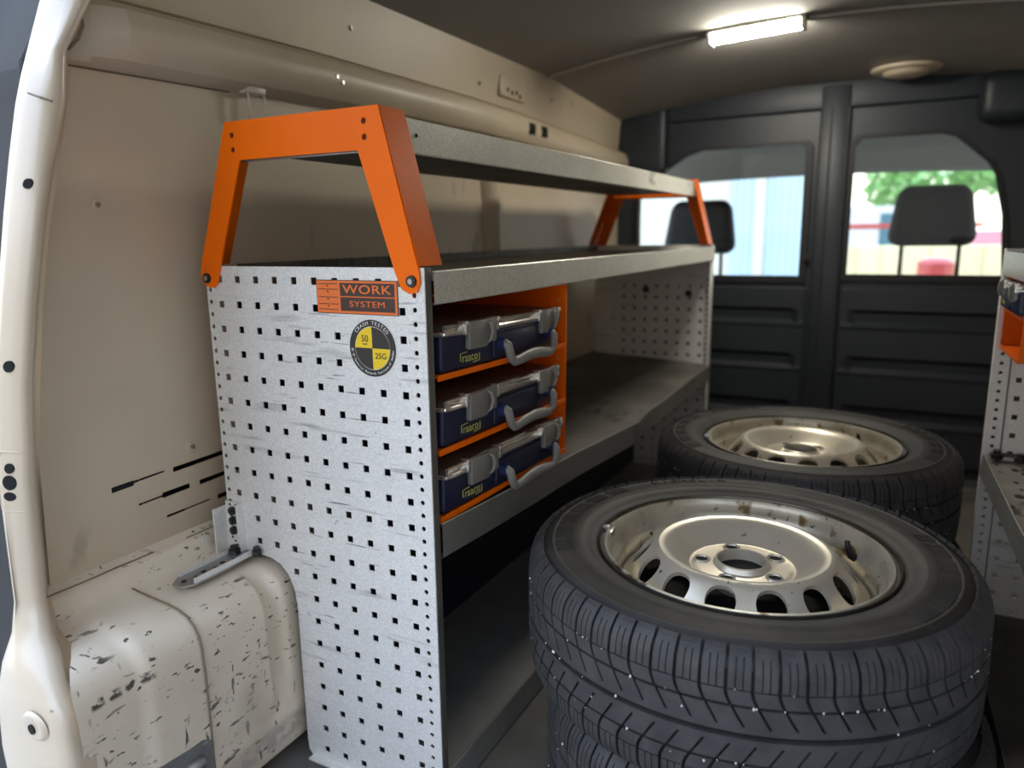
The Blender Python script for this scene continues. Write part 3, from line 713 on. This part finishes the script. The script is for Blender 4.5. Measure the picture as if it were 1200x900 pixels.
# ================================================================== WHEELS
TR = .309; HB = .104
def make_wheel():
    wroot = empty('wheel', (0, 0, 0))
    # tyre carcass (sidewalls + inner base of tread)
    half = [(.196, .060), (.203, .084), (.208, .0905), (.213, .094), (.2165, .0945), (.220, .0975), (.230, .1015), (.232, .1018), (.2335, .1030), (.245, .1040), (.2465, .1033), (.258, .1030), (.270, .1010), (.2715, .1018), (.274, .1016), (.2755, .0998), (.284, .0955), (.290, .0910), (.2960, .0850), (.2995, .0770), (.3012, .066), (.3020, .045), (.3025, .02)]
    half = [(a, b*.935) for a, b in half]
    side = half[:20]; up = side; dn = [(a, -b) for a, b in side[::-1]]
    bm = new(); lathe(bm, up, 160); lathe(bm, dn, 160)
    lathe(bm, [(side[0][0], side[0][1]), (.23, .05), (.23, -.05), (side[0][0], -side[0][1])], 64); bmesh.ops.remove_doubles(bm, verts=bm.verts, dist=1e-6)
    ty = build('tyre', bm, M['tyre'], wroot, angle=.55)
    bm = new(); lathe(bm, half[19:]+[(.3025, -.02)]+[(a, -b) for a, b in half[19:][::-1]], 160); build('groove_base', bm, M['black'], ty, angle=.55)  # black floor colour stands in for deeper shade in the grooves
    # tread blocks
    NP = 70; dA = 2*PI/NP
    def Rw(w):
        a = abs(w)
        return TR-.0012*(a/.06)**2 if a < .06 else interp(a, [(.06, .3078), (.070, .3065), (.078, .3038), (.084, .3000), (.090, .2945), (.0945, .2885)])
    bm = new()
    def shift(w):
        a = abs(w); s = 0
        if a < .052: s += .26*((.052-a)/.018)**1.6 if a > .034 else .26+.55*(.034-a)/.026
        return s
    def block(w0, w1, s0, s1, k0, sgn, nw=3, depth=.0075, sh=True, ns=2):
        top = []; bot = []
        for i in range(nw+1):
            w = w0+(w1-w0)*i/nw; rowt = []; rowb = []
            for j in range(ns+1):
                s = s0+(s1-s0)*j/ns+(shift(w) if sh else 0)
                th = (k0+s*1)*dA
                rt = Rw(w); a = abs(w)
                # radial direction at shoulder leans outwards
                lean = sstep(.066, .092, a)
                rb = rt-depth*(1-.35*lean); wb = w*(1-.05*lean)
                rowt.append(bm.verts.new((rt*math.cos(th), rt*math.sin(th), w))); rowb.append(bm.verts.new((rb*math.cos(th), rb*math.sin(th), wb)))
            top.append(rowt); bot.append(rowb)
        for A, B in zip(top, top[1:]):
            for j in range(ns): bm.faces.new((A[j], A[j+1], B[j+1], B[j]))
        for i in range(nw):
            bm.faces.new((top[i][0], top[i+1][0], bot[i+1][0], bot[i][0])); bm.faces.new((top[i][ns], bot[i][ns], bot[i+1][ns], top[i+1][ns]))
        for j in range(ns):
            bm.faces.new((top[0][j], bot[0][j], bot[0][j+1], top[0][j+1])); bm.faces.new((top[nw][j], top[nw][j+1], bot[nw][j+1], bot[nw][j]))
    for k in range(NP):
        for sg in (1, -1):
            ph = k + (.5 if sg < 0 else 0)
            # shoulder: three sub blocks parted by fine sipes, then the inner block
            block(.0540*sg, .086*sg, .070, .335, ph, sg, 4)
            block(.0540*sg, .086*sg, .380, .620, ph, sg, 4)
            block(.0540*sg, .086*sg, .665, .930, ph, sg, 4)
            block(.086*sg, .0945*sg, .07, .93, ph, sg, 2, .004)
            block(.0362*sg, .0524*sg, .07, .93, ph, sg, 3)
            block(.0105*sg, .0328*sg, .06, .94, ph, sg, 3, .0065)
        block(.0036, .0108, 0, 1.0, k, 1, 1, .0065, sh=False)
        block(-.0036, -.0108, 0, 1.0, k, 1, 1, .0065, sh=False)
    td = build('tread', bm, M['tread'], wroot)
    # white grit stuck in the grooves
    bm = new(); rnd = random.Random(3)
    for i in range(170):
        w = rnd.choice([.0345, .034, .0, -.0, .035, .0525, -.0345, .02, -.02, -.04]); th = rnd.uniform(0, 2*PI); rr = TR-.0012; s = rnd.choice((.0006, .0008, .0010, .0014))
        bmesh.ops.create_icosphere(bm, subdivisions=1, radius=s, matrix=Matrix.Translation((rr*math.cos(th), rr*math.sin(th), w+rnd.uniform(-.001, .001))) @ Matrix.Diagonal((1, 1.2, 1.5, 1)))
    tag(build('grit', bm, M['grit'], td), kind='stuff')
    # sidewall serrations and raised lettering
    bm = new()
    for a0, a1 in ((150, 214), (-32, 30)):
        bm = new(); n = int((a1-a0)/1.25)
        for i in range(n):
            a = math.radians(a0+(a1-a0)*i/n)
            if (i % 9) in (7, 8): continue
            q = Matrix.Rotation(a, 4, 'Z')
            vs = box(bm, .2475, .2695, -.0014, .0014, .0945, .0980)
            for v in vs:
                if v.co.x > .26: v.co.z -= .0014
                v.co = q @ v.co
        build('sidewall_serration', bm, M['tyre'], ty)
    base = Matrix.Translation((0, 0, .0968))
    for mid in (122,): join_meshes('sidewall_lettering', arc_text('MICHELIN', .2585, .021, mid, 26, base, ext=.0011), M['tyre'], ty)
    # rim barrel
    lip = [(.2056, .078), (.2061, .0855), (.2054, .0880), (.2042, .0884), (.2032, .0870), (.2026, .0830), (.1990, .0825)]
    bm = new(); lathe(bm, lip, 128); build('rim_lip', bm, M['lip'], wroot, angle=.8)
    rp_ = [(.1990, .0825), (.1972, .0858), (.1945, .0862), (.1915, .0825), (.1895, .076), (.188, .066), (.1865, .057), (.182, .0535), (.1800, .050), (.1792, .043), (.178, .034), (.1735, .026), (.171, .015), (.171, -.03), (.176, -.05), (.19, -.06), (.196, -.08), (.205, -.087)]
    bm = new(); lathe(bm, rp_, 128); rim = build('rim', bm, M['silver_rim'], wroot, angle=.8)
    # disc with fourteen oval openings, crown, dish, hub face
    NH = 14; ph0 = math.radians(-13.0)
    vprof = [(.1180, .0860), (.1225, .0852), (.1275, .0822), (.1325, .0775), (.1380, .0718), (.1440, .0648), (.1500, .0565), (.1560, .0470), (.1630, .0365), (.1710, .0315)]
    def surf(a, v):
        t = v*(len(vprof)-1); i = min(int(t), len(vprof)-2); q = t-i
        rr = vprof[i][0]*(1-q)+vprof[i+1][0]*q; zz = vprof[i][1]*(1-q)+vprof[i+1][1]*q
        return (rr*math.cos(a), rr*math.sin(a), zz)
    bm = new(); N = 32
    for h in range(NH):
        ac = ph0+h*2*PI/NH; ha = PI/NH
        rings = []
        for lev in range(4):
            t = [0, .28, .62, 1][lev]; ring = []
            for k in range(N):
                a = 2*PI*k/N; ca, sa = math.cos(a), math.sin(a)
                ex, ev = .62*ca*abs(ca)**-.12 if abs(ca) > 1e-6 else 0, .50+.275*sa
                mx = max(abs(ca), abs(sa)); bx, bv = ca/mx, .5+.5*sa/mx
                ring.append(bm.verts.new(surf(ac+ha*(ex*(1-t)+bx*t), ev*(1-t)+bv*t)))
            rings.append(ring)
        inner_ = [bm.verts.new((v.co.x*.985, v.co.y*.985, v.co.z-.006)) for v in rings[0]]
        rings = [inner_]+rings
        for A, B in zip(rings, rings[1:]):
            for k in range(N): bm.faces.new((A[k], A[(k+1) % N], B[(k+1) % N], B[k]))
    bmesh.ops.remove_doubles(bm, verts=bm.verts, dist=1e-5)
    dish = [(.1180, .0860), (.1130, .0854), (.1070, .0832), (.100, .0785), (.093, .0720), (.085, .0655), (.078, .0600), (.0745, .0572), (.0725, .0565), (.0705, .0572), (.062, .0576), (.046, .0578), (.0405, .0585), (.0388, .0615), (.0372, .0655), (.0352, .0665), (.0338, .0655), (.0333, .056), (.0330, .02)]
    lathe(bm, dish, 112)
    bmesh.ops.remove_doubles(bm, verts=bm.verts, dist=2e-4)
    dc = build('wheel_disc', bm, M['silver'], wroot, angle=.7)
    bm = new(); bmesh.ops.create_circle(bm, cap_ends=True, segments=40, radius=.173, matrix=Matrix.Translation((0, 0, -.012))); build('disc_void', bm, M['hole'], dc)
    bm = new(); bmesh.ops.create_circle(bm, cap_ends=True, segments=32, radius=.0334, matrix=Matrix.Translation((0, 0, .050))); build('bore_void', bm, M['hole'], dc)
    for k in range(5):
        a = math.radians(-28+72*k)
        q = Matrix.Translation((.0565*math.cos(a), .0565*math.sin(a), 0))
        bm = new(); rg = lathe(bm, [(.0135, .0568), (.0122, .0600), (.0105, .0608), (.0090, .0596), (.0082, .0560)], 24)
        bm.transform(q); sb = build('bolt_seat', bm, M['silver'], dc, angle=.8)
        bm = new(); bmesh.ops.create_circle(bm, cap_ends=True, segments=20, radius=.0088, matrix=q @ Matrix.Translation((0, 0, .0584))); build('bolt_hole', bm, M['hole'], sb)
    # valve stem and balance weight
    bm = new(); a = math.radians(38)
    pth = [(.182, .050), (.175, .054), (.170, .064), (.167, .078)]
    tube(bm, [(q*math.cos(a), q*math.sin(a), z) for q, z in pth], [.006, .0055, .0045, .004], 12); build('valve_stem', bm, M['black'], wroot, smooth=True)
    bm = new(); q = Matrix.Rotation(math.radians(186), 4, 'Z')
    box(bm, .1895, .1975, -.014, .014, .070, .086, .002); box(bm, .196, .206, -.005, .005, .082, .0905, .001); bm.transform(q); build('balance_weight', bm, M['steel'], wroot, angle=.6)
    return wroot
w0 = make_wheel()
specs = [((.414, .230, -.470), 0, 'upper wheel of the near stack, steel rim and worn tread facing camera'),
         ((.440, .226, -.6785), 1.3, 'lower wheel of the near stack, mostly hidden under another tyre'),
         ((.418, .868, -.473), .22, 'upper wheel of the far stack, silver rim in front of the bulkhead'),
         ((.441, .872, -.6815), 2.1, 'lower wheel of the far stack, hidden behind the near tyres')]
for i, (loc, rz, lb) in enumerate(specs):
    w = w0 if i == 0 else copy_tree(w0)
    w.location = loc; w.rotation_euler = (0, 0, rz)
    if i in (1, 3): w.scale = (.985, .985, 1.135 if i == 1 else 1.115)
    tag(w, lb, 'wheel', 'stacked steel wheels with winter tyres')

# ================================================================== RIGHT RACK
RA = math.radians(2.3)
rr = empty('storage_rack', (.762, .950, FZ), (0, 0, RA), 'second galvanized shelf rack cut off by the right edge, orange cabinet on it', 'rack')
rr.rotation_euler.z = RA
zo = -FZ
def RR(nm, b, mat, bev=0, parent=rr):
    x0, x1, y0, y1, z0, z1 = b
    return boxo(nm, (x0, x1, y0, y1, z0+zo, z1+zo), mat, parent, bev)
out_r = rect(0, .34, FZ+.002, .02)
loops = [[(a, b) for a, b in out_r]]
for c in range(8):
    for q in range(21):
        loops.append(sq(.047+c*P0, -.010-PV*q, .0052))
for k in range(1, 41): loops.append(circ(.0145, -.0192*k+.004, .0038, 10))
plate('end_panel', loops, .002, XZ, (0, 0, zo), M['galv'], rr)
RR('edge_fold', (.0285, .0305, -.004, -.001, FZ+.01, .015), M['galv_dirty'])
RR('edge_flange', (0, .0025, .0, .02, FZ+.002, .02), M['galv'])
# middle shelf, lower shelf with a bent lip, floor shelf
RR('shelf', (.004, .34, -1.25, -.003, .000, .003), M['galv_dirty'])
RR('front_lip', (-.002, .001, -1.25, -.003, -.030, .016), M['galv_lip'], .0006)
bm = new(); rows = []; rows2 = []
def bendr(y): return interp(y, [(-1.3, -.004), (-.85, -.003), (-.80, -.001), (-.77, .010), (-.70, .004), (-.4, .002), (0, .004)])
for i in range(61):
    y = -1.28+1.277*i/60; dx = bendr(y)
    zt = -.397
    rows.append([(.0, y, -.440+zo), (-.002, y, -.442+zo), (-.004, y, -.438+zo), (-.003+dx, y, zt+zo-.001), (-.0015+dx, y, zt+zo), (.0+dx, y, zt+zo-.001), (.001+dx, y, -.406+zo)])
    rows2.append([(.0, y, -.407+zo), (.16, y, -.408+zo), (.338, y, -.407+zo)])
grid(bm, rows); build('front_lip', bm, M['lip_dark'], rr)
bm = new(); grid(bm, rows2); build('shelf', bm, material('soiled_shelf', (.36, .345, .30), .5, .3, .4, 9, .3, 80, spots=[(22, .56, .66, 4, .46, (.06, .052, .045), (1, .5, 1)), (70, .62, .66, 6, .5, (.05, .045, .04))]), rr)
RR('shelf', (.004, .338, -1.25, -.003, -.75, -.747), M['galv_dirty'])
RR('front_lip', (-.002, .001, -1.25, -.003, -.787, -.735), M['galv_dirty'], .0006)
RR('clutter_strip', (.012, .335, -.006, -.002, -.400, -.392), M['galv_dirty'])
# dirt lumps on the shelf
bm = new(); rnd = random.Random(5)
for i in range(60):
    x = rnd.uniform(.008, .2); y = rnd.uniform(-.9, -.02); s = rnd.uniform(.002, .007)
    bmesh.ops.create_icosphere(bm, subdivisions=1, radius=s, matrix=Matrix.Translation((x, y, -.407+zo)) @ Matrix.Diagonal((1.5, 2.2, .35, 1)))
dl = build('dirt', bm, material('dark_dirt', (.035, .030, .025), .9), rr); tag(dl, kind='stuff')
for (x, y, rad) in ((.022, -.02, .012), (.060, -.035, .012)):
    bm = new(); cyl(bm, (x, y, -.400+zo), (x, y, -.390+zo), rad, n=6); cyl(bm, (x, y, -.390+zo), (x, y, -.383+zo), rad*.6, n=12); build('bolt', bm, M['darksteel'], rr)
# orange cabinet on the right rack + its case
rot = Matrix.Rotation(RA, 4, 'Z')
def rrp(x, y, z): v = rot @ Vector((x, y, 0)); return (.762+v.x, .950+v.y, z)
YC = -.345
cab2 = empty('case_cabinet', rrp(.19, -.012, -.172), (0, 0, RA+PI), 'orange steel case holder with bolts hung under the right rack shelf', 'case cabinet')
cabinet(cab2, 1, .205, M['orange_worn'], [.002, .078, .140], x0=-.13, x1=.183)
bm = new()
for (x, z) in ((.155, .060), (.155, .030), (.120, .060), (.120, .030), (.150, .115), (.140, .09)):
    bm = new(); cyl(bm, (x, .2085, z), (x, .2055, z), .006, .0055, 12); build('bolt', bm, M['orange_worn'], cab2)
c4 = copy_tree(case)
for ch in list(c4.children):
    if ch.name.startswith('handle'): bpy.data.objects.remove(ch, do_unlink=True)
c4.name = 'compartment_case.003'
c4.rotation_euler = (0, 0, RA+PI); c4.location = rrp(-.002, -.018, -.091); c4.scale = (.9, .50, .78)
tag(c4, 'navy compartment case with grey latch in the right orange cabinet', 'tool case')

# ================================================================== CEILING FITTINGS, WALL FITTINGS
yl = 1.30
lt = empty('led_batten', (.20, yl, ceil_z(.20, yl)), (0, 0, 0), 'lit white LED batten light on the ceiling', 'light')
lt.rotation_euler = (0, -.045, 0)
bm = new(); box(bm, -.120, .120, -.030, .030, -.010, -.001, .003); build('light_base', bm, M['white_plastic'], lt, angle=.6)
bm = new(); rows = []
for i in range(9):
    x = -.112+.224*i/8; rows.append([(x, -.026*math.cos(PI*k/12), -.009-.022*math.sin(PI*k/12)) for k in range(13)])
grid(bm, rows); build('light_tube', bm, M['led'], lt, smooth=True)
bm = new()
for s in (-1, 1): box(bm, s*.116-.005, s*.116+.005, -.029, .029, -.033, -.004, .003)
build('end_cap', bm, M['white_plastic'], lt, angle=.6)
bm = new(); tube(bm, [(-.40+.03*i, yl, ceil_z(-.40+.03*i, yl)-.004) for i in range(16)], .0045, 8); tube(bm, [(.33+.03*i, yl, ceil_z(.33+.03*i, yl)-.004) for i in range(26)], .0045, 8)
cb = build('cable_trunking', bm, material('trunking', (.42, .39, .33), .5), smooth=True); tag(cb, 'thin pale cable cover running across the ceiling to the LED light', 'cable cover')
dm = empty('dome_light', (.545, 1.87, ceil_z(.545, 1.87)), (0, 0, 0), 'round unlit beige dome lamp on the ceiling near the bulkhead', 'light')
bm = new(); lathe(bm, [(.001, -.002), (.097, -.002), (.100, -.006), (.094, -.012), (.068, -.014)], 48); build('dome_rim', bm, M['dome'], dm, smooth=True)
bm = new(); lathe(bm, [(.068, -.012), (.062, -.022), (.045, -.028), (.02, -.030), (.0005, -.0305)], 40); build('dome_lens', bm, M['dome'], dm, smooth=True)
# small white hook under the roof rail
hk = empty('wall_hook', (-.415, .155, .30), (0, 0, 0), 'small white plastic loop hook under the rail above the orange frame', 'hook')
bm = new(); box(bm, -.002, .024, -.018, .020, -.002, .010, .003); build('hook_base', bm, M['white_plastic'], hk, angle=.6)
bm = new(); tube(bm, [(.016, -.016, .002), (.018, -.015, -.02), (.017, -.013, -.042), (.015, .006, -.046), (.016, .012, -.042), (.020, .017, -.02), (.018, .019, .002)], .0022, 8); build('hook_loop', bm, M['white_plastic'], hk, smooth=True)

# ================================================================== CAB
cr = None
bm = new(); rows = []
for (y, z) in ((YB+.032, .50), (2.35, .48), (2.65, .40), (2.82, .325), (2.86, .302), (2.862, .330), (3.2, .36)):
    rows.append([(-.75+1.95*k/12, y, z-.03*((k-6)/6)**2) for k in range(13)])
grid(bm, rows); cr = build('trim_4', bm, M['cab_liner'], smooth=True); tag(cr, 'grey beige cab roof lining seen through the bulkhead windows', 'lining', kind='structure')
ds = boxo('trim_5', (-.72, 1.22, 2.95, 3.35, -.50, -.19), M['bulk2'], None, .04); tag(ds, 'dark dashboard top beyond the cab windows', 'dashboard', kind='structure')
for sgn, nm, lb in ((-.80, 'door_1', 'dark left cab door side beyond the bulkhead'), (1.16, 'door_2', 'dark right cab door side beyond the bulkhead')):
    d_ = boxo(nm, (sgn-.02, sgn+.06, YB+.032, 3.3, -1.0, -.12), M['bulk2']); tag(d_, lb, 'door', kind='structure')
    bm = new(); tube(bm, [(sgn, 2.95, -.12), (sgn+(.10 if sgn < 0 else -.10), 3.02, .34)], .05, 8); build('pillar', bm, M['bulk2'], d_)
def cabseat(loc, w, lb):
    s = empty('cab_seat', loc, (0, 0, 0), lb, 'seat')
    bm = new(); rows = []
    prof = [(-w*.50, 0), (w*.50, 0)]
    box(bm, -w/2, w/2, -.05, .05, 0, .235, .045, 5)
    for v in bm.verts:
        t = v.co.z/.235; v.co.x *= 1-.22*t*t; v.co.y += .03*t
    build('headrest', bm, M['seat'], s, smooth=True)
    for k, x in enumerate((-.10, .10)):
        bm = new(); cyl(bm, (x, 0, -.16), (x, 0, .02), .008, n=12); build('headrest_post', bm, M['darksteel'], s, smooth=True)
    bm = new(); box(bm, -.25, .25, -.07, .07, -.85, -.135, .05, 4); build('backrest', bm, M['seat'], s, smooth=True)
    return s
cabseat((.669, 2.6, -.006), .31, 'black driver seat headrest on two posts in the right cab window')
cabseat((-.245, 2.6, -.035), .32, 'black headrest behind the far orange frame in the left cab window')

# ================================================================== OUTSIDE, seen through the windscreen
def facade():
    b = empty('building', (-2.2, 9.3, -1.42), (0, 0, 0), 'pale blue sided building outside beyond the left cab window', 'building')
    bm = new(); box(bm, -3.2, 2.0, 0, 1.5, 0, 3.0); build('wall', bm, M['facade_white'], b)
    n = 0
    for i in range(14):
        x = .70+.092*i
        boxo('siding_board', (x, x+.086, -.03, .0, .3, 2.6), M['facade'], b)
    boxo('post', (1.03, 1.15, -.08, .0, .0, 2.8), M['facade_white'], b)
    boxo('roof_edge', (-3.3, 2.1, -.2, 1.6, 3.0, 3.15), M['facade_white'], b)
facade()
def tree(name, loc, rad, h, lb, seed):
    t = empty(name, loc, (0, 0, 0), lb, 'tree', 'trees beyond the cab windows')
    bm = new(); cyl(bm, (0, 0, 0), (0, 0, h), .12, .07, 10); build('trunk', bm, M['bark'], t)
    rnd = random.Random(seed); bm = new()
    for i in range(900):
        while 1:
            p = Vector((rnd.uniform(-1, 1), rnd.uniform(-1, 1), rnd.uniform(-1, 1)))
            if p.length < 1: break
        p = Vector((p.x*rad, p.y*rad, h+p.z*rad*.8)); s = rnd.uniform(.08, .16)
        q = Matrix.Translation(p) @ Matrix.Rotation(rnd.uniform(0, 6), 4, Vector((rnd.random(), rnd.random(), rnd.random()+.01)).normalized())
        bm.faces.new([bm.verts.new(q @ Vector(c)) for c in ((-s, 0, 0), (0, -s*.5, 0), (s, 0, .02), (0, s*.5, 0))])
    tag(build('foliage', bm, M['leaf'], t), kind='stuff')
tree('tree', (.45, 20, -1.42), .95, 2.5, 'bright green tree seen at the left of the right cab window', 1)
tree('tree', (2.75, 21.5, -1.42), .9, 2.9, 'green tree seen above the headrest in the right cab window', 2)
tree('tree', (1.70, 19, -1.42), .40, 2.6, 'narrow green tree seen between two others in the right cab window', 4)
def car(name, loc, rz, L, H, body, lb, van=False):
    c = empty(name, loc, (0, 0, rz), lb, 'car')
    hw = .85
    if van: pr = [(-L/2, .3), (L/2, .3), (L/2, .9), (L/2-.25, 1.1), (L/2-.8, H), (-L/2, H)]
    else: pr = [(-L/2, .3), (L/2, .3), (L/2, .75), (L/2-.9, .9), (L/2-1.6, H), (-L/2+.9, H), (-L/2+.2, .95), (-L/2, .85)]
    me = plate_mesh([pr], hw*2, XZ); bm = new(); bm.from_mesh(me)
    build('car_body', bm, body, c)
    if van: gl = [(L/2-.35, 1.12), (L/2-.85, H-.12), (L/2-1.6, H-.12), (L/2-1.6, 1.12)]
    else: gl = [(L/2-1.15, .92), (L/2-1.7, H-.1), (-L/2+1.0, H-.1), (-L/2+.45, .95)]
    for y in (-hw-.003, hw+.003): plate('side_window', [gl], .006, XZ, (0, y, 0), M['car_glass'], c)
    for x in (-L/2+.75, L/2-.8):
        for y in (-hw, hw):
            bm = new(); cyl(bm, (x, y-.09, .31), (x, y+.09, .31), .31, n=24); build('wheel', bm, M['car_dark'], c)
    return c
v = car('van', (.15, 14.6, -1.42), .1, 3.0, 1.88, M['car_white'], 'white van with a red stripe outside the right cab window', True)
for y in (-.857, .857): boxo('stripe', (-1.5, 1.45, y-.006, y+.006, 1.50, 1.58), M['car_red'], v)
car('car', (1.9, 10.2, -1.42), 1.5, 3.9, 1.45, M['car_red'], 'red car outside at the right edge of the right cab window')
v2 = car('van', (3.9, 15.5, -1.42), 1.35, 4.4, 2.0, M['car_white'], 'white van parked farther back at the right edge of the cab window', True)
fw = empty('low_wall', (.9, 7.6, -1.42), (0, 0, 0), 'pale yellow low wall outside beyond the right cab window', 'wall')
for i in range(12): boxo('wall_block', (-1.2+.22*i, -.985+.22*i, 0, .25, 0, 1.32), M['cream_wall'], fw, .008)

dr = empty('drum', (.83, 6.95, -1.42), (0, 0, 0), 'faded red round drum in front of the pale yellow wall outside', 'drum')
bm = new(); lathe(bm, [(.001, 0), (.15, 0), (.155, .02), (.15, .05), (.15, .62), (.156, .64), (.15, .66), (.15, 1.17)], 28); build('drum_body', bm, M['car_red'], dr, smooth=True)
bm = new(); lathe(bm, [(.156, 1.17), (.15, 1.19), (.10, 1.22), (.001, 1.23)], 28); build('drum_lid', bm, M['car_red'], dr, smooth=True)
